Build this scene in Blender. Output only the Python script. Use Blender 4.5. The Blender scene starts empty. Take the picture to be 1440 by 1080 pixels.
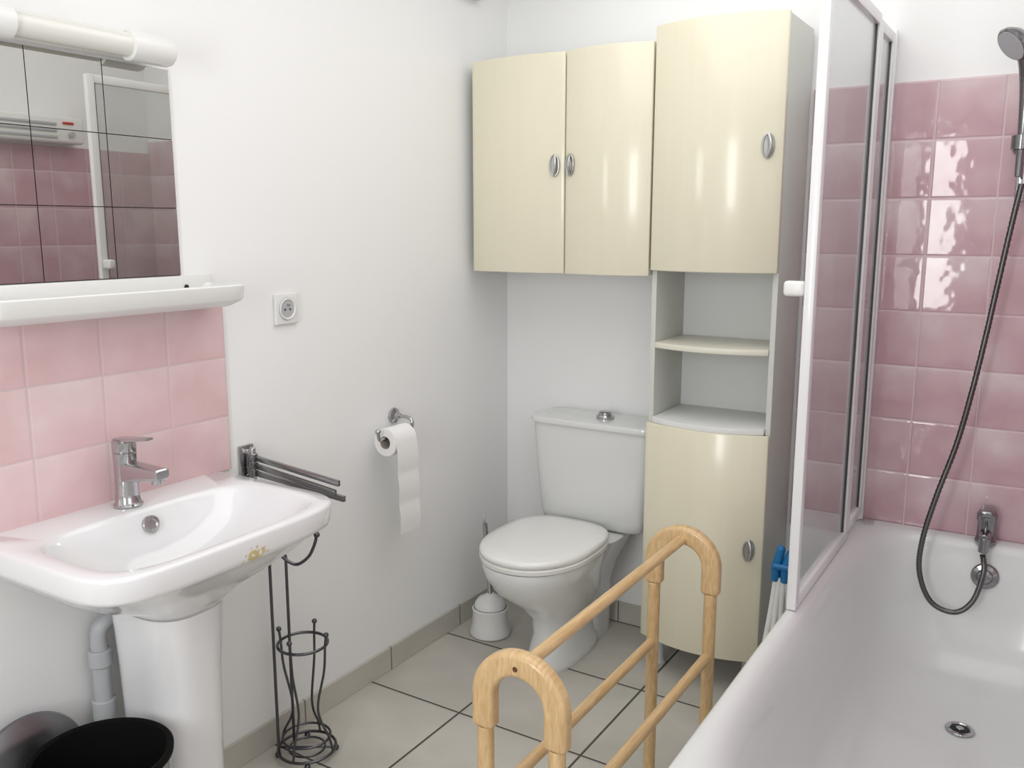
import bpy, bmesh, math, random
from mathutils import Vector, Matrix
random.seed(4)
PI=math.pi; R=math.radians
C=bpy.context.scene.collection
S=bpy.context.scene
try:
    S.view_settings.view_transform='Standard'
    S.view_settings.look='None'
except Exception: pass

# ---------------------------------------------------------------- camera
CAM=Vector((1.82,-2.88,1.47)); F=1240.0; PITCH=R(10.06); YAW=R(32.0)
cd=bpy.data.cameras.new('camera'); cam=bpy.data.objects.new('camera',cd); C.objects.link(cam)
cam.location=CAM; cam.rotation_euler=(PI/2-PITCH,0,YAW)
cd.sensor_width=36; cd.lens=F/1440*36; cd.clip_start=0.02
S.camera=cam
def at(px,py,Y):
    s=(px-720)/F; u=(540-py)/F
    g=math.cos(PITCH)+u*math.sin(PITCH); dz=u*math.cos(PITCH)-math.sin(PITCH)
    dx=s*math.cos(YAW)-g*math.sin(YAW); dy=s*math.sin(YAW)+g*math.cos(YAW)
    t=(Y-CAM.y)/dy
    return Vector((CAM.x+dx*t,Y,CAM.z+dz*t))

# ---------------------------------------------------------------- materials
def lin(r,g,b):
    f=lambda c:(c/255)/12.92 if c/255<=0.04045 else ((c/255+0.055)/1.055)**2.4
    return (f(r),f(g),f(b),1)
def mat(name,col,rough=.5,metal=0,coat=0,bump=0,bscale=50,spec=None,var=0,crough=.05,stretch=None):
    m=bpy.data.materials.new(name); m.use_nodes=True; nt=m.node_tree; b=nt.nodes['Principled BSDF']
    b.inputs['Base Color'].default_value=col; b.inputs['Roughness'].default_value=rough; b.inputs['Metallic'].default_value=metal
    if coat: b.inputs['Coat Weight'].default_value=coat; b.inputs['Coat Roughness'].default_value=crough
    if spec is not None: b.inputs['Specular IOR Level'].default_value=spec
    tc=nt.nodes.new('ShaderNodeTexCoord'); n=nt.nodes.new('ShaderNodeTexNoise'); n.inputs['Scale'].default_value=bscale
    n.inputs['Detail'].default_value=4
    if stretch:
        mp=nt.nodes.new('ShaderNodeMapping'); mp.inputs['Scale'].default_value=stretch
        nt.links.new(tc.outputs['Object'],mp.inputs[0]); nt.links.new(mp.outputs[0],n.inputs['Vector'])
    else: nt.links.new(tc.outputs['Object'],n.inputs['Vector'])
    if bump:
        bp=nt.nodes.new('ShaderNodeBump'); bp.inputs['Strength'].default_value=bump; bp.inputs['Distance'].default_value=.002
        nt.links.new(n.outputs['Fac'],bp.inputs['Height']); nt.links.new(bp.outputs['Normal'],b.inputs['Normal'])
    if var:
        mx=nt.nodes.new('ShaderNodeMix'); mx.data_type='RGBA'
        mx.inputs[6].default_value=col; mx.inputs[7].default_value=tuple(c*(1-var) for c in col[:3])+(1,)
        nt.links.new(n.outputs['Fac'],mx.inputs[0]); nt.links.new(mx.outputs[2],b.inputs['Base Color'])
    return m

def tile_mat(name,au,av,su,sv,ou,ov,gw,ramp,grout,rough=.12,noise=.5,bump=.6,vary=.06,nscale=3,wavy=.15,grad=1.0):
    m=bpy.data.materials.new(name); m.use_nodes=True; nt=m.node_tree; L=nt.links; N=nt.nodes; b=N['Principled BSDF']
    tc=N.new('ShaderNodeTexCoord'); sp=N.new('ShaderNodeSeparateXYZ'); L.new(tc.outputs['Object'],sp.inputs[0])
    def M(op,a,c=None,d=None):
        x=N.new('ShaderNodeMath'); x.operation=op
        for i,v in enumerate((a,c,d)):
            if v is None: continue
            if isinstance(v,(int,float)): x.inputs[i].default_value=v
            else: L.new(v,x.inputs[i])
        return x.outputs[0]
    def ax(a,s,o):
        u=M('DIVIDE',M('SUBTRACT',sp.outputs[a],o),s); f=M('FRACT',u); fl=M('FLOOR',u)
        d=M('MULTIPLY',M('MINIMUM',f,M('SUBTRACT',1.0,f)),s)
        return f,fl,d
    fu,lu,du=ax(au,su,ou); fv,lv,dv=ax(av,sv,ov)
    dm=M('MINIMUM',du,dv)
    mr=N.new('ShaderNodeMapRange'); L.new(dm,mr.inputs[0]); mr.inputs[1].default_value=gw*.5; mr.inputs[2].default_value=gw*.5+.0012
    mask=mr.outputs[0]
    ns=N.new('ShaderNodeTexNoise'); ns.inputs['Scale'].default_value=nscale; ns.inputs['Detail'].default_value=3; L.new(tc.outputs['Object'],ns.inputs['Vector'])
    cmb=N.new('ShaderNodeCombineXYZ'); L.new(lu,cmb.inputs[0]); L.new(lv,cmb.inputs[1])
    wn=N.new('ShaderNodeTexWhiteNoise'); L.new(cmb.outputs[0],wn.inputs['Vector'])
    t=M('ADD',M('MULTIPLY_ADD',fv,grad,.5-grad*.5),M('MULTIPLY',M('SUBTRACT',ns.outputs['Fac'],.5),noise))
    t=M('ADD',t,M('MULTIPLY',M('SUBTRACT',wn.outputs['Value'],.5),vary*2))
    cr=N.new('ShaderNodeValToRGB'); L.new(t,cr.inputs[0])
    e=cr.color_ramp.elements
    e[0].position=ramp[0][0]; e[0].color=ramp[0][1]; e[1].position=ramp[-1][0]; e[1].color=ramp[-1][1]
    for p,c in ramp[1:-1]:
        k=e.new(p); k.color=c
    mx=N.new('ShaderNodeMix'); mx.data_type='RGBA'; L.new(mask,mx.inputs[0]); mx.inputs[6].default_value=grout; L.new(cr.outputs[0],mx.inputs[7])
    L.new(mx.outputs[2],b.inputs['Base Color'])
    rr=N.new('ShaderNodeMapRange'); L.new(mask,rr.inputs[0]); rr.inputs[3].default_value=.8; rr.inputs[4].default_value=rough; L.new(rr.outputs[0],b.inputs['Roughness'])
    n2=N.new('ShaderNodeTexNoise'); n2.inputs['Scale'].default_value=14; L.new(tc.outputs['Object'],n2.inputs['Vector'])
    mr2=N.new('ShaderNodeMapRange'); L.new(dm,mr2.inputs[0]); mr2.inputs[1].default_value=gw*.5; mr2.inputs[2].default_value=gw*.5+.005
    h=M('ADD',mr2.outputs[0],M('MULTIPLY',n2.outputs['Fac'],wavy))
    bp=N.new('ShaderNodeBump'); bp.inputs['Strength'].default_value=bump; bp.inputs['Distance'].default_value=.002
    L.new(h,bp.inputs['Height']); L.new(bp.outputs['Normal'],b.inputs['Normal'])
    return m

WHITE=mat('wall_paint',lin(243,243,243),.75,bump=.12,bscale=90)
CEIL=mat('ceiling_paint',lin(243,243,243),.8,bump=.1)
CER=mat('white_ceramic',lin(236,236,238),.1,coat=.6,bump=.02,bscale=6)
TOILET=mat('toilet_ceramic',lin(226,227,226),.14,coat=.5)
TUB=mat('tub_enamel',lin(224,226,226),.22,coat=.25,bump=.03,bscale=5)
PLA=mat('white_plastic',lin(234,234,232),.3,bump=.03)
SEATM=mat('seat_plastic',lin(240,240,237),.2,coat=.3)
CREAM=mat('cream_lacquer',lin(233,227,204),.28,coat=.4,var=.05,bscale=3,crough=.12,stretch=(14,14,.4))
CARC=mat('cabinet_side',lin(212,214,208),.6,var=.05,bscale=8)
CARIN=mat('cabinet_inside',lin(230,231,230),.5,var=.04,bscale=8)
CHR=mat('chrome',(.5,.5,.51,1),.1,metal=1)
DCHR=mat('dark_wire',(.12,.12,.13,1),.28,metal=1)
HOSE=mat('hose_metal',(.13,.13,.13,1),.3,metal=1)
STEEL=mat('steel',(.5,.5,.5,1),.22,metal=1,bump=.05)
LIDM=mat('lid_steel',(.22,.22,.23,1),.3,metal=1,bump=.05)
DSTEEL=mat('shower_chrome',(.3,.3,.31,1),.14,metal=1)
HAND=mat('satin_chrome',(.52,.52,.51,1),.28,metal=.9)
BLK=mat('black_plastic',(.004,.004,.004,1),.75,spec=.12)
DARK=mat('dark_hole',(.01,.01,.01,1),.6)
GREY=mat('grey_plastic',lin(185,187,190),.4,bump=.05)
PAPER=mat('tissue_paper',lin(244,243,243),.95,bump=.4,bscale=160)
CARD=mat('cardboard',lin(185,178,168),.9,bump=.2)
BLUE=mat('blue_plastic',lin(20,115,175),.3)
ALU=mat('white_aluminium',lin(236,237,238),.3,coat=.2)
SEAL=mat('dark_seal',lin(60,60,64),.4)
DIFF=mat('lamp_diffuser',lin(228,227,221),.2,coat=.4)
RED=mat('red_indicator',lin(190,40,30),.4)
OUT=mat('frame_white',lin(240,240,240),.4)
PLUG=mat('brown_plug',lin(95,55,30),.5)
IVORY=mat('shelf_ivory',lin(228,225,210),.4)
def wood():
    m=bpy.data.materials.new('pine_wood'); m.use_nodes=True; nt=m.node_tree; N=nt.nodes; L=nt.links; b=N['Principled BSDF']
    tc=N.new('ShaderNodeTexCoord'); mp=N.new('ShaderNodeMapping'); mp.inputs['Scale'].default_value=(26,2,5); L.new(tc.outputs['Object'],mp.inputs[0])
    n=N.new('ShaderNodeTexNoise'); n.inputs['Scale'].default_value=7; n.inputs['Detail'].default_value=6; n.inputs['Distortion'].default_value=.5; L.new(mp.outputs[0],n.inputs['Vector'])
    cr=N.new('ShaderNodeValToRGB'); L.new(n.outputs['Fac'],cr.inputs[0]); e=cr.color_ramp.elements
    e[0].position=.3; e[0].color=lin(196,160,112); e[1].position=.68; e[1].color=lin(218,187,140)
    L.new(cr.outputs[0],b.inputs['Base Color']); b.inputs['Roughness'].default_value=.35; b.inputs['Coat Weight'].default_value=.35
    return m
WOOD=wood()
def glass():
    m=bpy.data.materials.new('clear_glass'); m.use_nodes=True; nt=m.node_tree; N=nt.nodes; L=nt.links
    for n in list(N): N.remove(n)
    o=N.new('ShaderNodeOutputMaterial'); t=N.new('ShaderNodeBsdfTransparent'); t.inputs[0].default_value=(.91,.92,.92,1)
    df=N.new('ShaderNodeBsdfDiffuse'); df.inputs[0].default_value=(.75,.76,.77,1)
    m0=N.new('ShaderNodeMixShader'); m0.inputs[0].default_value=.11; L.new(t.outputs[0],m0.inputs[1]); L.new(df.outputs[0],m0.inputs[2])
    g=N.new('ShaderNodeBsdfGlossy'); g.inputs['Roughness'].default_value=.05
    ge=N.new('ShaderNodeNewGeometry'); dt=N.new('ShaderNodeVectorMath'); dt.operation='DOT_PRODUCT'; L.new(ge.outputs['Normal'],dt.inputs[0]); L.new(ge.outputs['Incoming'],dt.inputs[1])
    def M(op,a,c):
        x=N.new('ShaderNodeMath'); x.operation=op
        for i,v in enumerate((a,c)):
            if v is None: continue
            if isinstance(v,(int,float)): x.inputs[i].default_value=v
            else: L.new(v,x.inputs[i])
        return x.outputs[0]
    f=M('ADD',M('MULTIPLY',M('POWER',M('SUBTRACT',1.0,M('ABSOLUTE',dt.outputs['Value'],None)),5.0),.85),.04)
    mx=N.new('ShaderNodeMixShader'); L.new(f,mx.inputs[0]); L.new(m0.outputs[0],mx.inputs[1]); L.new(g.outputs[0],mx.inputs[2]); L.new(mx.outputs[0],o.inputs[0])
    return m
GLASS=glass()
MIR=mat('mirror_silver',(.60,.595,.57,1),.015,metal=1)
def sinkmat():
    m=mat('sink_ceramic',lin(236,236,238),.1,coat=.6); nt=m.node_tree; N=nt.nodes; L=nt.links; b=N['Principled BSDF']
    g=N.new('ShaderNodeNewGeometry'); mp=N.new('ShaderNodeVectorMath'); mp.operation='MULTIPLY_ADD'
    L.new(g.outputs['Position'],mp.inputs[0]); mp.inputs[1].default_value=(0,.45,.9); mp.inputs[2].default_value=(0,1.695*.45,-.806*.9)
    d=N.new('ShaderNodeVectorMath'); d.operation='LENGTH'; L.new(mp.outputs[0],d.inputs[0])
    n=N.new('ShaderNodeTexNoise'); n.inputs['Scale'].default_value=90; n.inputs['Detail'].default_value=3; L.new(g.outputs['Position'],n.inputs['Vector'])
    a=N.new('ShaderNodeMapRange'); L.new(d.outputs['Value'],a.inputs[0]); a.inputs[1].default_value=.006; a.inputs[2].default_value=.024; a.inputs[3].default_value=.28; a.inputs[4].default_value=-.1
    s=N.new('ShaderNodeMath'); s.operation='ADD'; L.new(a.outputs[0],s.inputs[0]); L.new(n.outputs['Fac'],s.inputs[1])
    sx=N.new('ShaderNodeSeparateXYZ'); L.new(g.outputs['Position'],sx.inputs[0])
    gt=N.new('ShaderNodeMath'); gt.operation='GREATER_THAN'; L.new(sx.outputs[0],gt.inputs[0]); gt.inputs[1].default_value=.40
    c=N.new('ShaderNodeMapRange'); L.new(s.outputs[0],c.inputs[0]); c.inputs[1].default_value=.66; c.inputs[2].default_value=.72; c.inputs[4].default_value=.85
    mm=N.new('ShaderNodeMath'); mm.operation='MULTIPLY'; L.new(c.outputs[0],mm.inputs[0]); L.new(gt.outputs[0],mm.inputs[1])
    mx=N.new('ShaderNodeMix'); mx.data_type='RGBA'; L.new(mm.outputs[0],mx.inputs[0]); mx.inputs[6].default_value=lin(236,236,238); mx.inputs[7].default_value=lin(205,185,105)
    L.new(mx.outputs[2],b.inputs['Base Color']); return m
SINKM=sinkmat()
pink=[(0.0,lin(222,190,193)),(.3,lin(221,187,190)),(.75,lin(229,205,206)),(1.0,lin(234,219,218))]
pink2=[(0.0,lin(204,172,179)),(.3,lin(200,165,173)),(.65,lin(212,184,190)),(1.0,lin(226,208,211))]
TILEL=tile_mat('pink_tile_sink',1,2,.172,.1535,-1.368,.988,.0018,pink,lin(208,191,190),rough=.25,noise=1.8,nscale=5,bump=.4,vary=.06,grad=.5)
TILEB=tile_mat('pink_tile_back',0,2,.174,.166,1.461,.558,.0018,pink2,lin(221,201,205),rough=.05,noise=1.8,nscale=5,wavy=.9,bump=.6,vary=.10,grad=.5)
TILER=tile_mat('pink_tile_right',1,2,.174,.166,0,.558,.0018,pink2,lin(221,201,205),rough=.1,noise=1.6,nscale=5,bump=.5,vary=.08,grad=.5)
fl=[(0.0,lin(188,184,175)),(.5,lin(202,198,189)),(1.0,lin(191,187,178))]
FLOOR=tile_mat('floor_tile',0,1,.42,.42,.36,-.43,.006,fl,lin(80,76,72),rough=.35,noise=1.2,vary=.2,nscale=5)
BASEL=tile_mat('skirting_tile_left',1,2,.40,.3,-.75,-.2,.004,fl,lin(120,116,112),rough=.4,noise=1.2,vary=.2,nscale=5)
BASEB=tile_mat('skirting_tile_back',0,2,.40,.3,.1,-.2,.004,fl,lin(120,116,112),rough=.4,noise=1.2,vary=.2,nscale=5)

# ---------------------------------------------------------------- mesh helpers
def NB(): return bmesh.new()
def merge(dst,src):
    me=bpy.data.meshes.new('t'); src.to_mesh(me); src.free(); dst.from_mesh(me); bpy.data.meshes.remove(me)
def box(bm,x0,x1,y0,y1,z0,z1,bev=0,seg=2):
    t=bmesh.new(); bmesh.ops.create_cube(t,size=1)
    for v in t.verts: v.co=Vector(((x0+x1)/2+v.co.x*(x1-x0),(y0+y1)/2+v.co.y*(y1-y0),(z0+z1)/2+v.co.z*(z1-z0)))
    if bev: bmesh.ops.bevel(t,geom=list(t.edges),offset=bev,segments=seg,profile=.5,affect='EDGES')
    merge(bm,t); return bm
def loft(bm,rings,c0=True,c1=True):
    vs=[[bm.verts.new(p) for p in r] for r in rings]; n=len(vs[0])
    for a,b in zip(vs,vs[1:]):
        for i in range(n): bm.faces.new((a[i],a[(i+1)%n],b[(i+1)%n],b[i]))
    if c0: bm.faces.new(list(reversed(vs[0])))
    if c1: bm.faces.new(vs[-1])
    return bm
def frame(d):
    d=Vector(d).normalized(); a=Vector((0,0,1)) if abs(d.z)<.9 else Vector((1,0,0))
    u=d.cross(a).normalized(); return u,d.cross(u).normalized(),d
def lathe(bm,prof,o,axis=(0,0,1),n=40,c0=True,c1=True):
    u,v,d=frame(axis); o=Vector(o)
    loft(bm,[[o+d*h+(u*math.cos(2*PI*i/n)+v*math.sin(2*PI*i/n))*max(r,1e-5) for i in range(n)] for r,h in prof],c0,c1); return bm
def cyl(bm,p0,p1,r,r1=None,n=32,e=.0):
    p0=Vector(p0);p1=Vector(p1);l=(p1-p0).length; r1=r if r1 is None else r1
    e=e or min(r,l)*.12
    lathe(bm,[(r-e,0),(r,e),(r1,l-e),(r1-e,l)],p0,p1-p0,n); return bm
def smooth(pts,k=8,closed=False):
    P=[Vector(p) for p in pts]; out=[]; n=len(P)
    rng=range(n) if closed else range(n-1)
    for i in rng:
        if closed: a,b,c,d=P[i-1],P[i],P[(i+1)%n],P[(i+2)%n]
        else: a=P[max(i-1,0)];b=P[i];c=P[i+1];d=P[min(i+2,n-1)]
        for j in range(k):
            t=j/k; out.append(.5*((2*b)+(c-a)*t+(2*a-5*b+4*c-d)*t*t+(3*b-a-3*c+d)*t**3))
    if not closed: out.append(P[-1])
    return out
def tube(bm,pts,r,n=12,closed=False,rf=None):
    P=[Vector(p) for p in pts]; m=len(P); rings=[]; u=None
    for i,p in enumerate(P):
        if closed: t=P[(i+1)%m]-P[i-1]
        else: t=P[min(i+1,m-1)]-P[max(i-1,0)]
        t.normalize()
        if u is None: u=frame(t)[0]
        else: u=(u-t*u.dot(t)).normalized()
        v=t.cross(u); rr=r if rf is None else rf(i)
        rings.append([p+(u*math.cos(2*PI*k/n)+v*math.sin(2*PI*k/n))*rr for k in range(n)])
    if closed: rings.append(rings[0])
    loft(bm,rings,not closed,not closed)
    if closed: bmesh.ops.remove_doubles(bm,verts=bm.verts,dist=1e-6)
    return bm
def ball(bm,c,r,sx=1,sy=1,sz=1):
    t=bmesh.new(); bmesh.ops.create_uvsphere(t,u_segments=24,v_segments=14,radius=r)
    for v in t.verts: v.co=Vector((v.co.x*sx,v.co.y*sy,v.co.z*sz))+Vector(c)
    merge(bm,t); return bm
def ringpts(c,r,n=32,axis=(0,0,1)):
    u,v,d=frame(axis); c=Vector(c); return [c+(u*math.cos(2*PI*i/n)+v*math.sin(2*PI*i/n))*r for i in range(n)]
def prism(bm,pts,d,bev=0,seg=2):
    t=bmesh.new(); a=[t.verts.new(Vector(p)) for p in pts]; b=[t.verts.new(Vector(p)+Vector(d)) for p in pts]
    n=len(pts); t.faces.new(list(reversed(a))); t.faces.new(b)
    for i in range(n): t.faces.new((a[i],a[(i+1)%n],b[(i+1)%n],b[i]))
    bmesh.ops.recalc_face_normals(t,faces=t.faces)
    if bev:
        ed=[e for e in t.edges if len(e.link_faces)==2 and e.link_faces[0].normal.angle(e.link_faces[1].normal,0)>.6]
        bmesh.ops.bevel(t,geom=ed,offset=bev,segments=seg,profile=.5,affect='EDGES')
    merge(bm,t); return bm
def sq(cx,cy,hx,hy,z,n=4,n2=None,ax='x',N=96):
    out=[]; n2=n if n2 is None else n2
    for i in range(N):
        a=2*PI*i/N; c,s=math.cos(a),math.sin(a)
        front=(c>0) if ax=='x' else (s<0)
        k=n if front else n2
        r=(abs(c)**k+abs(s)**k)**(-1/k)
        out.append(Vector((cx+hx*r*c,cy+hy*r*s,z)))
    return out
def wloc(o):
    v=Vector((0,0,0))
    while o: v+=o.location; o=o.parent
    return v
def obj(name,bm,m,parent=None,sm=True,ang=35,label=None):
    bmesh.ops.recalc_face_normals(bm,faces=bm.faces)
    if parent: bmesh.ops.translate(bm,verts=bm.verts,vec=-wloc(parent))
    me=bpy.data.meshes.new(name); bm.to_mesh(me); bm.free()
    me.materials.append(m)
    if sm:
        for p in me.polygons: p.use_smooth=True
        try: me.set_sharp_from_angle(angle=R(ang))
        except Exception: pass
    o=bpy.data.objects.new(name,me); C.objects.link(o)
    if parent: o.parent=parent
    if label: o['label']=label
    return o
def thing(name,label,cat,loc):
    o=bpy.data.objects.new(name,None); o.empty_display_size=.05; C.objects.link(o); o.location=loc
    o['label']=label; o['category']=cat; return o
def struct(name,bm,m,sm=False):
    o=obj(name,bm,m,None,sm); o['kind']='structure'; return o
def tag(o,label,cat): o['label']=label; o['category']=cat; return o

# ---------------------------------------------------------------- room shell
XR=2.12; YF=-3.6; H=2.5
struct('floor',box(NB(),-.12,XR+.12,YF-.12,.12,-.06,0),FLOOR)
struct('ceiling',box(NB(),-.12,XR+.12,YF-.12,.12,H,H+.06),CEIL)
struct('wall_left',box(NB(),-.12,0,YF,0,0,H),WHITE)
struct('wall_back',box(NB(),-.12,XR+.12,0,.12,0,H),WHITE)
w=NB(); wy0,wy1,wz0,wz1=-3.1,-1.95,1.0,2.2
box(w,XR,XR+.12,YF,wy0,0,H);box(w,XR,XR+.12,wy1,0,0,H);box(w,XR,XR+.12,wy0,wy1,0,wz0);box(w,XR,XR+.12,wy0,wy1,wz1,H)
struct('wall_right',w,WHITE)
fx0,fx1,fz0,fz1=.72,1.20,.90,2.10
w=NB(); box(w,-.12,fx0,YF-.12,YF,0,H);box(w,fx1,XR+.12,YF-.12,YF,0,H);box(w,fx0,fx1,YF-.12,YF,fz1,H);box(w,fx0,fx1,YF-.12,YF,0,fz0)
struct('wall_front',w,WHITE)
w=NB()
for a in ((wy0,wy0+.05,wz0,wz1),(wy1-.05,wy1,wz0,wz1),(wy0,wy1,wz0,wz0+.05),(wy0,wy1,wz1-.05,wz1),((wy0+wy1)/2-.025,(wy0+wy1)/2+.025,wz0,wz1)):
    box(w,XR+.05,XR+.10,a[0],a[1],a[2],a[3],.004)
struct('window_1',w,OUT)
w=NB()
for a in ((fx0,fx0+.03,fz0,fz1),(fx1-.03,fx1,fz0,fz1),(fx0,fx1,fz0,fz0+.03),(fx0,fx1,fz1-.03,fz1)):
    box(w,a[0],a[1],YF-.10,YF-.06,a[2],a[3],.004)
struct('window_2',w,OUT)
struct('trim_1',box(NB(),0,.007,-2.3,-1.368,.846,1.30,.001),TILEL)
struct('trim_2',box(NB(),1.115,XR,-.008,0,.5,1.886,.001),TILEB)
struct('trim_3',box(NB(),XR-.008,XR,-1.80,-.008,.5,1.83,.001),TILER)
struct('baseboard_left',box(NB(),0,.010,YF,0,0,.08,.002),BASEL)
struct('baseboard_back',box(NB(),.010,1.305,-.010,0,0,.08,.002),BASEB)

# ---------------------------------------------------------------- bathtub
tb=thing('bathtub','white built-in bathtub below the pink tiled wall, chrome drain in its floor','bathtub',(1.71,-.86,0))
def tr(x0,x1,y0,y1,z,n): return sq((x0+x1)/2,(y0+y1)/2,(x1-x0)/2,(y1-y0)/2,z,n,N=240)
rings=[tr(1.325,2.11,-1.71,-.009,0,40),tr(1.325,2.11,-1.71,-.009,.49,40),tr(1.313,2.111,-1.72,-.0085,.508,36),tr(1.310,2.111,-1.722,-.0085,.530,34),
 tr(1.312,2.111,-1.72,-.0085,.546,34),tr(1.318,2.110,-1.715,-.009,.556,33),tr(1.326,2.108,-1.706,-.010,.5605,28),
 tr(1.336,2.082,-1.675,-.044,.5605,9),tr(1.347,2.070,-1.66,-.053,.556,7),tr(1.358,2.060,-1.645,-.062,.547,6),tr(1.368,2.050,-1.63,-.071,.531,5.4),tr(1.375,2.042,-1.613,-.080,.508,5),
 tr(1.383,2.032,-1.585,-.093,.46,4.6),tr(1.392,2.022,-1.55,-.109,.38,4.3),tr(1.405,2.009,-1.50,-.132,.30,4.0),tr(1.424,1.990,-1.455,-.160,.245,3.8),
 tr(1.450,1.965,-1.41,-.195,.21,3.6),tr(1.486,1.932,-1.35,-.24,.188,3.4),tr(1.535,1.885,-1.27,-.30,.176,3.2),tr(1.61,1.82,-1.05,-.38,.168,3),tr(1.70,1.73,-.8,-.6,.165,2)]
obj('basin',loft(NB(),rings),TUB,tb,ang=60)
d=(1.693,-.455,.1715)
dr=obj('drain',lathe(NB(),[(.034,-.004),(.036,0),(.034,.003),(.027,.004),(.023,.001),(.022,-.003)],d,n=48,c0=True,c1=True),CHR,tb,label='round chrome drain')
b=NB(); cyl(b,(d[0],d[1],d[2]-.002),(d[0],d[1],d[2]+.0015),.024); obj('drain_hole',b,DARK,dr)
b=NB(); cyl(b,(d[0],d[1],d[2]),(d[0],d[1],d[2]+.005),.010); obj('drain_grid',b,CHR,dr)
oc=Vector((1.70,-.092,.472)); on=Vector((0,-1,.12))
ov=obj('overflow_cap',lathe(NB(),[(.036,-.010),(.037,.004),(.033,.010),(.022,.012),(.018,.018),(.010,.020)],oc,on,n=48),DSTEEL,tb,label='round chrome overflow cap')

# ---------------------------------------------------------------- shower screen
sc=thing('shower_screen','white framed folding glass bath screen standing on the bathtub rim','shower screen',(1.335,-.4,.56))
xs=1.331; sz0,sz1=.5625,2.03
def fr(name,y0,y1,z0,z1,hw=.012,m=ALU,parent=None,bev=.003):
    return obj(name,box(NB(),xs-hw,xs+hw,y0,y1,z0,z1,bev),m,parent or sc)
fr('post',-.832,-.802,sz0,sz1,.0115)
fr('top_rail',-.802,-.275,sz1-.03,sz1,.011); fr('bottom_rail',-.802,-.275,sz0,sz0+.030,.011)
fr('post',-.275,-.252,sz0,sz1,.011)
fr('seal',-.802,-.795,sz0+.030,sz1-.03,.005,SEAL,bev=.001)
fr('seal',-.282,-.2755,sz0+.030,sz1-.03,.005,SEAL,bev=.001)
fr('seal',-.251,-.241,sz0,sz1,.006,SEAL,bev=.001)
fr('post',-.240,-.218,sz0+.02,sz1-.01,.010)
fr('top_rail',-.218,-.060,sz1-.04,sz1-.01,.010); fr('bottom_rail',-.218,-.060,sz0+.02,sz0+.048,.010)
fr('seal',-.218,-.212,sz0+.048,sz1-.04,.005,SEAL,bev=.001)
fr('post',-.060,-.035,sz0+.02,sz1-.01,.010); fr('wall_profile',-.034,-.009,sz0,sz1,.014)
fr('seal',-.0665,-.0605,sz0+.048,sz1-.04,.005,SEAL,bev=.001)
g=fr('glass_pane',-.795,-.280,sz0+.027,sz1-.025,.002,GLASS,bev=0)
g=fr('glass_pane',-.213,-.064,sz0+.045,sz1-.035,.002,GLASS,bev=0)
b=NB(); box(b,xs-.06,xs-.0118,-.83,-.803,1.315,1.35,.008,3); obj('handle',b,PLA,sc,label='small white plastic grip')
for z in (.72,1.25,1.85):
    b=NB(); cyl(b,(xs-.014,-.047,z),(xs-.017,-.047,z),.005); obj('screw',b,SEAL,sc)

# ---------------------------------------------------------------- cabinets
def arcy(x,x0,x1,bulge):
    t=(x-(x0+x1)/2)/((x1-x0)/2); return -bulge*(1-t*t)
def bow_panel(x0,x1,z0,z1,yb,bulge,yback,m,name,parent,bev=.002,n=24):
    pts=[Vector((x0+(x1-x0)*i/n,yb+arcy(x0+(x1-x0)*i/n,x0,x1,bulge),z0)) for i in range(n+1)]
    pts+=[Vector((x1,yback,z0)),Vector((x0,yback,z0))]
    return obj(name,prism(NB(),pts,(0,0,z1-z0),bev),m,parent,ang=25)
def bow_door(x0,x1,z0,z1,yb,bulge,parent,th=.018,n=28):
    fr_=[Vector((x0+(x1-x0)*i/n,yb-th+arcy(x0+(x1-x0)*i/n,x0,x1,bulge),z0)) for i in range(n+1)]
    bk=[Vector((p.x,p.y+th,z0)) for p in reversed(fr_)]
    return obj('door',prism(NB(),fr_+bk,(0,0,z1-z0),.003),CREAM,parent,ang=25)
def handle(c,door,tilt=0):
    c=Vector(c); sd=Vector((math.cos(tilt),math.sin(tilt),0)); nn=Vector((math.sin(tilt),-math.cos(tilt),0)); up=Vector((0,0,1))
    b=NB()
    tube(b,[c+nn*.004+sd*.0155*math.cos(a)+up*.033*math.sin(a) for a in [2*PI*i/36 for i in range(36)]],.003,10,True)
    tube(b,smooth([c+up*.030+nn*.004,c+up*.018+nn*.012+sd*.004,c+nn*.016+sd*.006,c-up*.018+nn*.012+sd*.004,c-up*.030+nn*.004],6),.005,10)
    t=NB(); lathe(t,[(.0,0),(1,0),(1,.003),(0,.004)],(0,0,0),(0,0,1),36,False,False)
    for v in t.verts:
        p=v.co.copy(); v.co=c+sd*(p.x*.0145)+up*(p.y*.032)+nn*p.z
    merge(b,t)
    return obj('handle',b,HAND,door,label='oval chrome handle')

tx0,tx1,ty=.708,1.105,-.262
tc=thing('tall_cabinet','tall cream bow-fronted bathroom cabinet with open niche, standing on feet beside the toilet','cabinet',((tx0+tx1)/2,-.13,0))
B=.048
obj('side_panel',box(NB(),tx0,tx0+.016,ty,-.012,.12,2.06,.001),CARC,tc)
obj('side_panel',box(NB(),tx1-.016,tx1,ty,-.012,.12,2.06,.001),CARC,tc)
obj('back_panel',box(NB(),tx0+.016,tx1-.016,-.020,-.012,.12,2.06),CARIN,tc)
for nm,z0,z1,m in (('bottom_panel',.12,.136,CARC),('top_panel',2.044,2.06,CARC),('niche_top',1.335,1.351,CARIN)):
    bow_panel(tx0+.017,tx1-.017,z0,z1,ty+.002,B*.8,-.021,m,nm,tc)
bow_panel(tx0+.017,tx1-.017,.850,.868,ty-.012,B,-.021,CARIN,'niche_floor',tc)
bow_panel(tx0+.017,tx1-.017,1.092,1.110,ty-.004,B*.9,-.021,IVORY,'shelf',tc)
du=bow_door(tx0,tx1,1.338,2.066,ty-.001,B,tc); dl=bow_door(tx0,tx1,.118,.850,ty-.001,B,tc)
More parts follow.
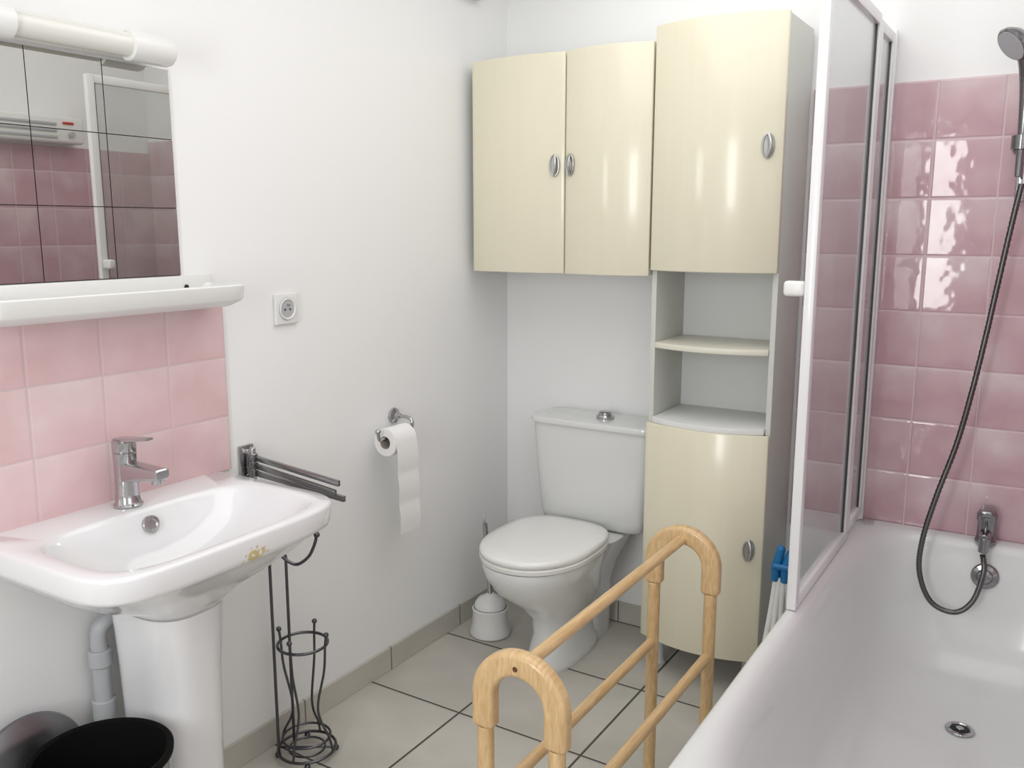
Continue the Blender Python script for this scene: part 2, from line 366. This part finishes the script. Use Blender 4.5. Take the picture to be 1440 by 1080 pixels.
handle((1.066,ty-.019-.018,1.70),du,.42); handle((1.066,ty-.019-.018,.49),dl,.42)
for fx in (tx0+.05,tx1-.05):
    for fy in (-.05,-.225):
        b=NB(); lathe(b,[(.020,0),(.022,.006),(.014,.02),(.013,.1),(.018,.12)],(fx,fy,0),n=24); obj('foot',b,GREY,tc)

wx0,wx1,wz_0,wz_1=.035,.702,1.322,2.022
wc=thing('wall_cabinet','cream double-door wall cabinet hung on the back wall above the toilet','cabinet',((wx0+wx1)/2,-.13,wz_0))
obj('side_panel',box(NB(),wx0,wx0+.016,ty,-.001,wz_0,wz_1,.001),CARC,wc)
obj('side_panel',box(NB(),wx1-.016,wx1,ty,-.001,wz_0,wz_1,.001),CARC,wc)
obj('back_panel',box(NB(),wx0+.016,wx1-.016,-.006,-.001,wz_0,wz_1),CARIN,wc)
xm=.400
for z0 in (wz_0,wz_1-.016):
    b=NB()
    pts=[]
    for i in range(33):
        x=wx0+.016+(wx1-wx0-.032)*i/32
        pts.append(Vector((x,ty+.003+(arcy(x,wx0,xm,.020) if x<xm else arcy(x,xm,wx1,.020)),z0)))
    pts+=[Vector((wx1-.016,-.007,z0)),Vector((wx0+.016,-.007,z0))]
    obj('bottom_panel' if z0==wz_0 else 'top_panel',prism(b,pts,(0,0,.016)),CARC,wc)
d1=bow_door(wx0,xm-.002,wz_0-.003,wz_1+.003,ty-.001,.022,wc); d2=bow_door(xm+.002,wx1,wz_0-.003,wz_1+.003,ty-.001,.030,wc)
handle((xm-.034,ty-.019-.009,1.67),d1,.2); handle((xm+.026,ty-.019-.012,1.67),d2,-.25)

# ---------------------------------------------------------------- toilet
TX=.416
to=thing('toilet','white close-coupled toilet with closed lid between the wall and tall cabinet','toilet',(TX,-.36,0))
def e(z,cy,hx,hy,n=2.3,n2=2.6): return sq(TX+.020,cy,hx,hy,z,n,n2,'y',72)
def e2(z,cy,hx,hy,n=2.2,n2=2.6): return sq(TX,cy,hx,hy,z,n,n2,'y',72)
rings=[e(0,-.335,.086,.190),e(.010,-.335,.089,.193),e(.03,-.335,.086,.190),e(.05,-.335,.076,.178),e(.12,-.33,.068,.155),e(.18,-.335,.077,.162),e(.24,-.36,.112,.198),
 e2(.30,-.400,.148,.232),e2(.35,-.425,.167,.245),e2(.392,-.434,.176,.249),e2(.402,-.434,.174,.246),e2(.404,-.434,.165,.235)]
b=NB(); loft(b,rings)
def bk(z,hx,y0,y1): return sq(TX+.018,(y0+y1)/2,hx,(y1-y0)/2,z,5,N=48)
loft(b,[bk(0,.066,-.22,-.06),bk(.20,.066,-.22,-.05),bk(.28,.09,-.26,-.03),bk(.36,.13,-.28,-.02),bk(.40,.15,-.28,-.02),bk(.405,.145,-.27,-.025)])
obj('bowl',b,TOILET,to,ang=50)
def sl(z,k,dy=0): return sq(TX,-.444+dy,.184*k,.238*k,z,2.15,3.2,'y',72)
obj('seat',loft(NB(),[sl(.405,.97),sl(.407,1.0),sl(.420,1.01),sl(.424,.99)]),SEATM,to,ang=50)
obj('lid',loft(NB(),[sl(.4265,.98),sl(.4275,1.0),sl(.438,1.015),sl(.445,1.0),sl(.450,.96),sl(.455,.8),sl(.458,.5),sl(.459,.1)]),SEATM,to,ang=60)
for sx in (-.075,.075):
    b=NB(); cyl(b,(TX+sx-.018,-.204,.428),(TX+sx+.018,-.204,.428),.010); obj('hinge',b,SEATM,to)
TKX=.453
def tk(z,hx,yf,n=9): return sq(TKX,(yf-.012)/2,hx,(-.012-yf)/2,z,n,14,'y',96)
obj('tank',loft(NB(),[tk(.412,.185,-.162),tk(.425,.198,-.172),tk(.45,.204,-.177),tk(.60,.218,-.186),tk(.770,.230,-.193),tk(.778,.230,-.193)]),TOILET,to,ang=50)
obj('tank_lid',loft(NB(),[tk(.779,.232,-.197),tk(.781,.237,-.202),tk(.795,.239,-.204),tk(.801,.236,-.201),tk(.803,.220,-.188)]),TOILET,to,ang=50)
fb=obj('flush_button',lathe(NB(),[(.032,0),(.033,.008),(.029,.013),(.024,.013),(.023,.022),(.019,.026),(.004,.027)],(TKX+.024,-.105,.8035)),CHR,to,label='round chrome push button')
b=NB(); tube(b,smooth([(.65,-.05,.46),(.665,-.06,.40),(.66,-.05,.30),(.65,-.013,.26)],8),.006); obj('water_hose',b,GREY,to)

tbx,tby=.142,-.345
br=thing('toilet_brush','white toilet brush in its round holder in the corner by the toilet','toilet brush',(tbx,tby,0))
obj('holder',lathe(NB(),[(.066,0),(.074,.004),(.074,.018),(.067,.040),(.064,.085),(.066,.10),(.061,.104),(.056,.09)],(tbx,tby,0),n=48),PLA,br)
obj('holder_lid',lathe(NB(),[(.052,.095),(.058,.106),(.056,.120),(.044,.136),(.024,.145),(.013,.155)],(tbx,tby,0),n=40),PLA,br)
hp=Vector((tbx,tby,.145)); hq=Vector((tbx-.035,tby+.02,.41))
b=NB(); cyl(b,hp,hq,.009); obj('handle',b,STEEL,br,label='slim chrome handle')
b=NB(); tube(b,ringpts(hq+Vector((-.002,.001,.018)),.016,24,(.848,.53,0)),.0045,8,True); obj('hanging_ring',b,GREY,br)

# ---------------------------------------------------------------- sink
SY=-1.718; PY=-1.706
sk=thing('sink','white ceramic pedestal washbasin fixed to the left wall below the mirror','sink',(.2,SY,0))
def q(z,cx,hx,hy,n=5,n2=14,cy=SY): return sq(cx,cy,hx,hy,z,n,n2,'x',160)
rings=[q(.645,.181,.112,.094,2.8,5,PY),q(.658,.183,.118,.104,2.9,5,PY-.002),q(.676,.186,.132,.130,3,5,PY-.005),q(.698,.192,.152,.170,3,5,PY-.008),q(.725,.202,.178,.217,3.2,6,SY+.002),q(.752,.212,.198,.256,3.6,8),q(.775,.219,.211,.284,4.2,12),q(.790,.225,.220,.298,4.8,16),
 q(.798,.2285,.2255,.305,5.4,20),q(.806,.229,.2265,.307,5.5,20),q(.842,.231,.229,.310,5.5,20),q(.8475,.2303,.2283,.309,5.5,20),q(.8505,.228,.225,.306,5.5,20),
 q(.8507,.274,.165,.272,4.2,4.6),q(.8485,.274,.160,.267,4,4.5),q(.838,.2735,.154,.261,3.8,4.3),q(.81,.273,.142,.243,3.3,3.9),q(.775,.270,.124,.210,3,3.4),q(.742,.265,.098,.16,2.5,2.8),q(.722,.262,.065,.10,2.2,2.4),q(.717,.262,.03,.04,2,2),q(.716,.262,.02,.02,2,2)]
obj('basin',loft(NB(),rings),SINKM,sk,ang=60)
def pd(z,hx,hy,cx): return sq(cx,PY,hx,hy,z,2.8,5,'x',72)
obj('pedestal',loft(NB(),[pd(0,.110,.090,.180),pd(.03,.108,.086,.180),pd(.10,.100,.077,.174),pd(.30,.100,.080,.176),pd(.50,.105,.086,.178),pd(.60,.110,.092,.181),pd(.6445,.112,.094,.181)]),CER,sk,ang=50)
o_=Vector((.1345,SY+.012,.816)); nn=Vector((1,0,.28)).normalized()
of=obj('overflow_cap',lathe(NB(),[(.020,-.008),(.0205,.001),(.019,.004),(.012,.005),(.010,.003),(.001,.003)],o_,nn,n=36),STEEL,sk,label='round chrome overflow cap')
obj('drain',lathe(NB(),[(.019,0),(.021,.003),(.016,.005),(.006,.006)],(.262,SY,.7165),n=36),CHR,sk,label='round chrome drain')

fx,fy,fz=.068,-1.714,.852
fa=thing('faucet','chrome single lever mixer tap standing on the washbasin','faucet',(fx,fy,fz))
obj('body',lathe(NB(),[(.031,0),(.032,.004),(.0275,.010),(.0255,.03),(.0245,.10),(.0255,.118),(.0255,.124),(.022,.127)],(fx,fy,fz),n=40),CHR,fa)
def spring(p0,p1,w0,h0,w1,h1):
    def rr(p,w,h): return [Vector((p[0],fy+w*c,p[2]+h*s)) for c,s in [(max(-1,min(1,1.25*math.cos(a))),max(-1,min(1,1.25*math.sin(a)))) for a in [2*PI*i/24 for i in range(24)]]]
    return loft(NB(),[rr(p0,w0,h0),rr([(a+b)/2 for a,b in zip(p0,p1)],(w0+w1)/2,(h0+h1)/2),rr(p1,w1,h1),rr((p1[0]+.003,0,p1[2]),w1*.85,h1*.75)])
sp_=obj('spout',spring((fx+.01,fy,fz+.080),(fx+.128,fy,fz+.090),.022,.023,.018,.012),CHR,fa)
b=NB(); cyl(b,(fx+.112,fy,fz+.066),(fx+.112,fy,fz+.084),.013); obj('aerator',b,CHR,sp_)
lv=NB(); lathe(lv,[(.0255,.126),(.026,.130),(.026,.148),(.022,.153)],(fx,fy,fz),n=36)
l2=spring((fx-.015,fy,fz+.150),(fx+.090,fy,fz+.164),.018,.006,.011,.003); merge(lv,l2)
obj('lever',lv,CHR,fa)

ppy=-1.785; ppx=.040
pp=thing('drain_pipe','grey plastic waste pipe running down the wall behind the basin pedestal','pipe',(ppx,ppy,0))
b=NB(); cyl(b,(ppx,ppy-.01,.012),(ppx,ppy-.01,.50),.020); obj('pipe',b,GREY,pp)
for za,zb in ((.36,.41),(.49,.53)):
    b=NB(); cyl(b,(ppx,ppy-.01,za),(ppx,ppy-.01,zb),.026); obj('coupling',b,GREY,pp)
b=NB(); tube(b,smooth([(ppx,ppy-.01,.52),(ppx,ppy-.01,.565),(ppx+.002,ppy,.585),(ppx+.003,ppy+.03,.597),(ppx+.003,ppy+.06,.60)],8),.018,16); obj('elbow',b,GREY,pp)

bx_,by_,bz_=.265,-1.950,.427
bn=thing('waste_bin','round steel waste bin with open black inside beside the basin pedestal','bin',(bx_,by_,0))
obj('body',lathe(NB(),[(.118,0),(.122,.01),(.131,.40),(.131,bz_-.012)],(bx_,by_,0),n=64,c1=False),STEEL,bn)
obj('liner',lathe(NB(),[(.117,.03),(.125,.36),(.128,bz_-.004),(.132,bz_-.012),(.137,bz_-.010),(.138,bz_),(.133,bz_+.004),(.125,bz_),(.121,bz_-.03),(.110,.05),(.01,.045)],(bx_,by_,0),n=64,c0=False),BLK,bn,label='black plastic inner bucket and rim')
ld=Vector((.060,-1.985,.335))
obj('lid',lathe(NB(),[(.120,-.006),(.125,0),(.123,.008),(.10,.018),(.06,.026),(.005,.028)],ld,(.95,.0,.10),n=56),LIDM,bn)

# ---------------------------------------------------------------- mirror, lamp, shelf
mr_=thing('mirror','unframed rectangular wall mirror of square panes above the white shelf','mirror',(0,-1.8,1.355))
mw,mh=.170,.158
for i in range(4):
    for j in range(3):
        y1=-1.485-i*mw; z0=1.357+j*mh
        b=NB(); box(b,.001,.006,y1-mw+.0010,y1-.0010,z0+.0010,z0+mh-.0010)
        obj('pane',b,MIR,mr_,sm=False)
b=NB(); box(b,.0002,.0009,-1.485-4*mw-.001,-1.484,1.356,1.357+3*mh,0); obj('backing',b,SEAL,mr_)

HY=-1.705
sf=thing('bathroom_shelf','white tray shelf on the wall directly under the mirror','shelf',(0,HY,1.29))
def s_(z,hx,hy,n=14): return sq(hx,HY,hx,hy,z,n,40,'x',200)
obj('tray',loft(NB(),[s_(1.282,.052,.278),s_(1.284,.056,.283),s_(1.296,.066,.300),s_(1.300,.068,.304),s_(1.332,.070,.307),s_(1.335,.069,.306),s_(1.3355,.067,.304),
  sq(.067,HY,.062,.299,1.3355,14,N=200),sq(.067,HY,.061,.298,1.333,14,N=200),sq(.067,HY,.058,.294,1.303,12,N=200),sq(.067,HY,.054,.290,1.300,10,N=200)]),PLA,sf,ang=40)
obj('back_lip',box(NB(),0,.009,HY-.304,HY+.304,1.31,1.3555,.003),PLA,sf)
b=NB(); cyl(b,(.008,-1.475,1.328),(.0115,-1.475,1.328),.006); obj('screw_cap',b,DARK,sf)

lp=thing('mirror_lamp','white tubular wall lamp with round end caps above the mirror','lamp',(0,-1.75,1.86))
lx,lz,lo=.058,1.858,-.020
obj('wall_plate',box(NB(),.0005,.03,-1.95+lo,-1.53+lo,lz-.022,lz+.022,.005),PLA,lp)
b=NB(); lathe(b,[(.0255,0),(.0255,.26)],(lx,-1.862+lo,lz),(0,1,0),n=40); obj('diffuser_tube',b,DIFF,lp)
for a,bq in ((-1.605+lo,-1.497+lo),(-1.857+lo,-1.965+lo)):
    sgn=1 if bq>a else -1
    b=NB(); L_=abs(bq-a); lathe(b,[(.0285,0),(.0325,.002),(.0325,L_-.010),(.030,L_-.003),(.022,L_),(.003,L_+.0005)],(lx,a,lz),(0,sgn,0),n=40)
    box(b,.02,.055,min(a,bq)+.01,max(a,bq)-.02,lz-.02,lz+.02,.004)
    obj('end_cap',b,PLA,lp)

ot=thing('wall_socket','white square electrical socket on the wall right of the mirror shelf','socket',(0,-1.151,1.25))
oy,oz=-1.151,1.25
pl=obj('plate',box(NB(),.0003,.011,oy-.042,oy+.042,oz-.042,oz+.042,.003,3),PLA,ot)
b=NB(); lathe(b,[(.030,0),(.030,.003),(.027,.004),(.0245,.001),(.023,-.003),(.001,-.003)],(.0115,oy,oz),(1,0,0),n=48); obj('socket_ring',b,PLA,ot)
b=NB(); lathe(b,[(.0315,0),(.0318,.0006),(.0302,.0008)],(.0111,oy,oz),(1,0,0),n=48); obj('socket_gap',b,GREY,ot)
for dy in (-.0095,.0095):
    b=NB(); cyl(b,(.0105,oy+dy,oz-.002),(.0122,oy+dy,oz-.002),.0032); obj('pin_hole',b,DARK,ot)
b=NB(); cyl(b,(.008,oy,oz+.011),(.020,oy,oz+.011),.0026); obj('earth_pin',b,CHR,ot)

trl=thing('towel_rail','chrome swivel towel rail with slim arms beside the washbasin','towel rail',(0,-1.318,.85))
ry=-1.318
b=NB(); box(b,.0005,.012,ry-.024,ry+.024,.795,.900,.004); box(b,.012,.035,ry-.010,ry+.010,.803,.818,.003); box(b,.012,.035,ry-.010,ry+.010,.876,.891,.003)
obj('bracket',b,CHR,trl)
b=NB(); cyl(b,(.033,ry,.800),(.033,ry,.896),.008); obj('pivot',b,CHR,trl)
for z,ang in ((.870,-.17),(.849,-.20),(.828,-.13)):
    t=NB(); box(t,.0,.370,-.0045,.0045,-.0075,.0075,.002); cyl(t,(0,0,-.010),(0,0,.010),.0125)
    bmesh.ops.transform(t,matrix=Matrix.Translation((.033,ry,z))@Matrix.Rotation(ang,4,'Z'),verts=t.verts)
    obj('arm',t,DSTEEL,trl)

hx_,hy_,hz_=0,-.70,.868
th=thing('toilet_roll_holder','chrome toilet roll holder on the left wall','toilet roll holder',(0,hy_,hz_))
obj('wall_mount',lathe(NB(),[(.024,.0005),(.026,.004),(.024,.010),(.012,.016),(.009,.03)],(0,hy_,hz_),(1,0,0),n=40),CHR,th)
RX,RZ=.078,.826
b=NB(); tube(b,smooth([(.02,hy_,hz_),(.06,hy_,hz_),(RX,hy_,hz_-.012),(RX,hy_-.004,RZ+.006),(RX,hy_-.02,RZ),(RX,-.80,RZ),(RX,-.852,RZ),(RX,-.862,RZ+.006),(RX,-.866,RZ+.026)],8),.006,12); obj('arm',b,CHR,th)
b=NB(); ball(b,(RX,-.866,RZ+.028),.009); obj('arm_tip',b,CHR,th)
rl=thing('toilet_roll','white toilet roll with a long strip hanging from the chrome holder','toilet roll',(RX,-.78,RZ-.012))
rz=RZ-.013; rr_=.044
obj('roll',lathe(NB(),[(.0205,0),(rr_-.002,0),(rr_,.002),(rr_,.098),(rr_-.002,.10),(.0205,.10),(.0205,0)],(RX,-.835,rz),(0,1,0),n=56,c0=False,c1=False),PAPER,rl)
obj('core',lathe(NB(),[(.0195,.001),(.0203,.001),(.0203,.099),(.0195,.099),(.0195,.001)],(RX,-.835,rz),(0,1,0),n=40,c0=False,c1=False),CARD,rl)
st=NB(); prof=[]
for i in range(9):
    a=PI/2-PI/2*i/8; prof.append((RX+(rr_+.001)*math.cos(a),rz+(rr_+.001)*math.sin(a)))
z=rz
while z>.520:
    z-=.008; ph=(rz-z)/.098
    prof.append((RX+rr_+.001+.004*abs(math.sin(PI*ph))-.006*(rz-z)/.28,z))
def strip(off):
    return [[Vector((x+off,-.835+.10*yy+(.06*max(0,(rz-zz))),zz)) for yy in [j/6 for j in range(7)]] for x,zz in prof]
A=strip(0); Bq=strip(.0012)
loft(st,[a+list(reversed(b_)) for a,b_ in zip(A,Bq)]); obj('hanging_sheet',st,PAPER,rl,ang=40)

gx,gy=.118,-1.252
ws=thing('toilet_paper_stand','dark wire toilet paper stand with hook and basket on the floor','toilet paper stand',(gx,gy,0))
lf=Vector((-.848,-.53,0)); rt=-lf; fw=Vector((.53,-.848,0)); c0=Vector((gx,gy,0)); Z=lambda z:Vector((0,0,z))
b=NB(); tube(b,ringpts(c0+Z(.020),.080,40),.0042,10,True); tube(b,ringpts(c0+Z(.055),.066,36),.0035,10,True); tube(b,ringpts(c0+Z(.020),.05,36),.003,10,True)
tube(b,[c0+rt*.08+Z(.02),c0+lf*.08+Z(.02)],.003)
obj('base',b,DCHR,ws)
for k in range(4):
    a=PI/4+k*PI/2; v=Vector((math.cos(a),math.sin(a),0)); b=NB(); ball(b,c0+v*.08+Z(.0085),.0085); obj('foot',b,DCHR,ws)
b=NB(); tube(b,ringpts(c0+Z(.335),.068,40),.0042,10,True); obj('basket_ring',b,DCHR,ws)
for k in range(4):
    a=k*PI/2+.3; v=Vector((math.cos(a),math.sin(a),0))
    b=NB(); tube(b,smooth([c0+v*.080+Z(.020),c0+v*.070+Z(.06),c0+v*.045+Z(.11),c0+v*.040+Z(.16),c0+v*.062+Z(.26),c0+v*.068+Z(.335),c0+v*.072+Z(.365)],8),.0035,10); ball(b,c0+v*.072+Z(.368),.0075); obj('basket_wire',b,DCHR,ws)
v1=lf*.072+fw*.030; v2=lf*.044-fw*.030
for vv in (v1,v2):
    b=NB(); p=c0+vv
    tube(b,smooth([p+Z(.020),p+Z(.2),p+Z(.4),p+Z(.575)],6),.0042,10); obj('post',b,DCHR,ws)
b=NB(); p=c0+(v1+v2)*.5; hv=(v1-v2)*.5
tube(b,smooth([p+hv+Z(.575),p+hv*.7+Z(.594),p+Z(.600),p-hv*.7+Z(.594),p-hv+Z(.575)],6),.0042,10)
tube(b,smooth([p+Z(.600),p+rt*.03+Z(.573),p+rt*.055+Z(.566),p+rt*.085+Z(.588),p+rt*.102+Z(.622),p+rt*.108+Z(.645)],8),.0045,10); ball(b,p+rt*.109+Z(.650),.0085)
obj('hook',b,DCHR,ws)

# ---------------------------------------------------------------- wooden towel rack
kx,kf,kb=1.083,-1.672,-.905
wr=thing('towel_rack','pale pine towel rack with two arched ends standing beside the bathtub','towel rack',(kx,(kf+kb)/2,0))
for yy in (kf,kb):
    Ro,Ri,zc,zb=.096,.051,.655,.590; pts=[]
    for i in range(29):
        a=PI*i/28; pts.append(Vector((kx+Ro*math.cos(a),yy-.016,zc+Ro*math.sin(a))))
    pts+= [Vector((kx-Ro,yy-.016,zb)),Vector((kx-Ri,yy-.016,zb))]
    for i in range(29):
        a=PI-PI*i/28; pts.append(Vector((kx+Ri*math.cos(a),yy-.016,zc+Ri*math.sin(a))))
    pts+= [Vector((kx+Ri,yy-.016,zb)),Vector((kx+Ro,yy-.016,zb))]
    obj('arch',prism(NB(),pts,(0,.032,0),.010,5),WOOD,wr,ang=50)
    for sx in (-1,1):
        b=NB(); cyl(b,(kx+sx*.0735,yy,0),(kx+sx*.0735,yy,zb+.001),.0155,n=28); obj('leg',b,WOOD,wr)
b=NB(); cyl(b,(kx,kf+.012,.720),(kx,kb-.012,.720),.0125,n=24); obj('rail',b,WOOD,wr)
for sx in (-1,1):
    b=NB(); cyl(b,(kx+sx*.0735,kf+.012,.43),(kx+sx*.0735,kb-.012,.43),.0125,n=24); obj('rail',b,WOOD,wr)
b=NB(); cyl(b,(kx-.002,kf-.0170,.724),(kx-.002,kf-.010,.724),.005); obj('screw_hole',b,PLUG,wr)

# ---------------------------------------------------------------- folded white rack with blue joint
ar=thing('folded_airer','folded white tube rack with blue plastic joint between cabinet and bathtub','airer',(1.19,-.3,0))
tp=Vector((1.178,-.31,.48))
def bent(o_,h,dx): 
    b=NB(); pts=smooth([tp+Vector((o_-.004,-.006,-.06)),tp+Vector((o_-.003,-.010,-.02)),tp+Vector((o_+dx*.4,-.008,.01)),tp+Vector((o_+dx,-.004,h))],6); n=len(pts)
    tube(b,pts,.011,14,rf=lambda i:.0145-.003*abs(i/n-.4)); ball(b,pts[-1],.0135); return b
obj('joint',bent(-.016,.038,.008),BLUE,ar,label='blue plastic joint')
obj('joint',bent(.012,.030,.010),BLUE,ar,label='blue plastic joint')
b=NB(); cyl(b,tp+Vector((-.026,-.018,-.012)),tp+Vector((.024,-.018,-.012)),.010); obj('pin',b,BLUE,ar)
for i,(dx,dy) in enumerate(((-.055,-.08),(-.022,-.085),(.008,-.06),(.035,.02))):
    b=NB(); tube(b,smooth([tp+Vector((-.018+.0105*i,-.006,-.05)),tp+Vector((dx*.5,dy*.4,-.2)),Vector((tp.x+dx,tp.y+dy,.008))],8),.0085,12); obj('leg',b,PLA,ar)

# ---------------------------------------------------------------- shower set and mixer
mxp=Vector((1.69,-.050,.5625))
mx=thing('bath_mixer','chrome bath mixer tap on the bathtub rim below the pink tiles','faucet',mxp)
b=NB(); lathe(b,[(.028,0),(.029,.005),(.025,.012),(.024,.06),(.028,.066),(.028,.085),(.022,.092)],mxp,n=36); obj('body',b,DSTEEL,mx)
b=NB(); box(b,mxp.x-.017,mxp.x+.017,mxp.y-.062,mxp.y+.015,mxp.z+.088,mxp.z+.108,.006,3); ball(b,mxp+Vector((0,0,.088)),.024,1,1,.7); obj('lever',b,DSTEEL,mx)
b=NB(); cyl(b,mxp+Vector((0,-.01,.03)),mxp+Vector((0,-.068,.024)),.016); cyl(b,mxp+Vector((0,-.066,.030)),mxp+Vector((0,-.068,-.012)),.0135); obj('outlet',b,DSTEEL,mx)
hpth=[at(1437,258,-.10),at(1424,310,-.10),at(1403,400,-.105),at(1387,470,-.11),at(1367,550,-.12),at(1345,625,-.13),at(1316,700,-.15),at(1297,760,-.165),at(1293,805,-.175),at(1309,846,-.18),at(1342,861,-.18),at(1368,845,-.165),at(1383,805,-.13),mxp+Vector((0,-.068,-.018))]
path=smooth(hpth,22)
b=NB(); tube(b,path,.0078,12,rf=lambda i:.0084 if i%2 else .0070)
hs=tag(obj('shower_hose',b,HOSE,None,ang=60),'dark ribbed metal shower hose hanging down the pink tiles into the bathtub','shower hose')
sb=thing('shower_bracket','chrome wall bracket holding the hand shower on the pink tiles','bracket',(1.69,-.01,1.68))
hb=at(1438,205,-.03)
b=NB(); lathe(b,[(.026,-.0),(.027,.004),(.022,.014),(.014,.022),(.012,.044)],(hb.x+.0,-.0085,hb.z),(0,-1,0),n=36); obj('wall_mount',b,DSTEEL,sb)
cr_=Vector((hb.x,-.080,hb.z+.005))
b=NB(); lathe(b,[(.020,-.018),(.026,-.018),(.026,.018),(.020,.018),(.020,-.018)],cr_,(0,0,1),36,False,False); obj('cradle',b,DSTEEL,sb)
b=NB(); cyl(b,(hb.x+.01,-.010,hb.z-.13),(hb.x+.01,-.034,hb.z-.13),.016); box(b,hb.x-.008,hb.x+.02,-.04,-.009,hb.z-.15,hb.z-.04,.006); obj('lower_clip',b,CHR,sb)
hsx=thing('hand_shower','dark chrome hand shower head resting in its wall bracket','shower head',(hb.x,-.08,hb.z))
hh=[Vector((hb.x,-.092,hb.z-.085)),Vector((hb.x,-.084,hb.z-.02)),Vector((hb.x,-.080,hb.z+.06)),Vector((hb.x-.002,-.09,hb.z+.15)),Vector((hb.x-.008,-.115,hb.z+.215)),Vector((hb.x-.022,-.14,hb.z+.25))]
hp_=smooth(hh,8); n_=len(hp_)
b=NB(); tube(b,hp_,.012,18,rf=lambda i:.0100+.013*(i/n_)**1.3); obj('handle',b,DSTEEL,hsx)
hc=Vector((hb.x-.036,-.152,hb.z+.250)); hn=Vector((-.62,-.45,-.60)).normalized()
hd=obj('head',lathe(NB(),[(.014,-.034),(.032,-.022),(.046,-.004),(.048,.006),(.044,.010)],hc,hn,n=40),DSTEEL,hsx)
obj('spray_face',lathe(NB(),[(.041,.0085),(.041,.0115),(.004,.012)],hc,hn,n=40),GREY,hd)

ht=thing('wall_heater','white slim electric heater on the tiled wall, seen in the mirror','heater',(XR,-.72,1.86))
x1=XR-.0005
obj('casing',box(NB(),x1-.09,x1,-1.03,-.40,1.84,1.955,.012,3),PLA,ht)
for k in range(3):
    obj('grille_slat',box(NB(),x1-.096,x1-.089,-.98,-.53,1.858+k*.028,1.870+k*.028,.002),GREY,ht)
b=NB(); box(b,x1-.095,x1-.089,-.50,-.45,1.922,1.932,.001); obj('indicator',b,RED,ht)
b=NB(); cyl(b,(x1-.09,-.465,1.88),(x1-.104,-.465,1.88),.013); obj('knob',b,GREY,ht)

vb=thing('junction_box','small white box high on the left wall near the corner','junction box',(0,-.25,2.240))
obj('casing',box(NB(),-.0005,.05,-.33,-.20,2.240,2.34,.008,3),PLA,vb)
obj('cover_plate',box(NB(),.049,.056,-.32,-.21,2.248,2.332,.003),OUT,vb)

# ---------------------------------------------------------------- light
def area(name,loc,rot,sx,sy,en,col):
    l=bpy.data.lights.new(name,'AREA'); l.shape='RECTANGLE'; l.size=sx; l.size_y=sy; l.energy=en; l.color=col
    o=bpy.data.objects.new(name,l); C.objects.link(o); o.location=loc; o.rotation_euler=rot; return o
area('window_light',(XR+.03,(wy0+wy1)/2,(wz0+wz1)/2),(0,R(90),0),1.15,1.1,4,(1,.99,.97))
area('front_window_light',((fx0+fx1)/2,YF-.05,(fz0+fz1)/2),(R(90),0,0),fx1-fx0-.07,fz1-fz0-.07,17,(.99,1,.995))
wd=bpy.data.worlds.new('world'); S.world=wd; wd.use_nodes=True
wd.node_tree.nodes['Background'].inputs[0].default_value=(.96,.98,1,1); wd.node_tree.nodes['Background'].inputs[1].default_value=.9
area('ceiling_fill',(1.15,-1.15,H-.02),(0,0,0),1.5,1.9,14,(1,1,.98))  # broad soft fill added under the ceiling to lift the ambient, not a fitting
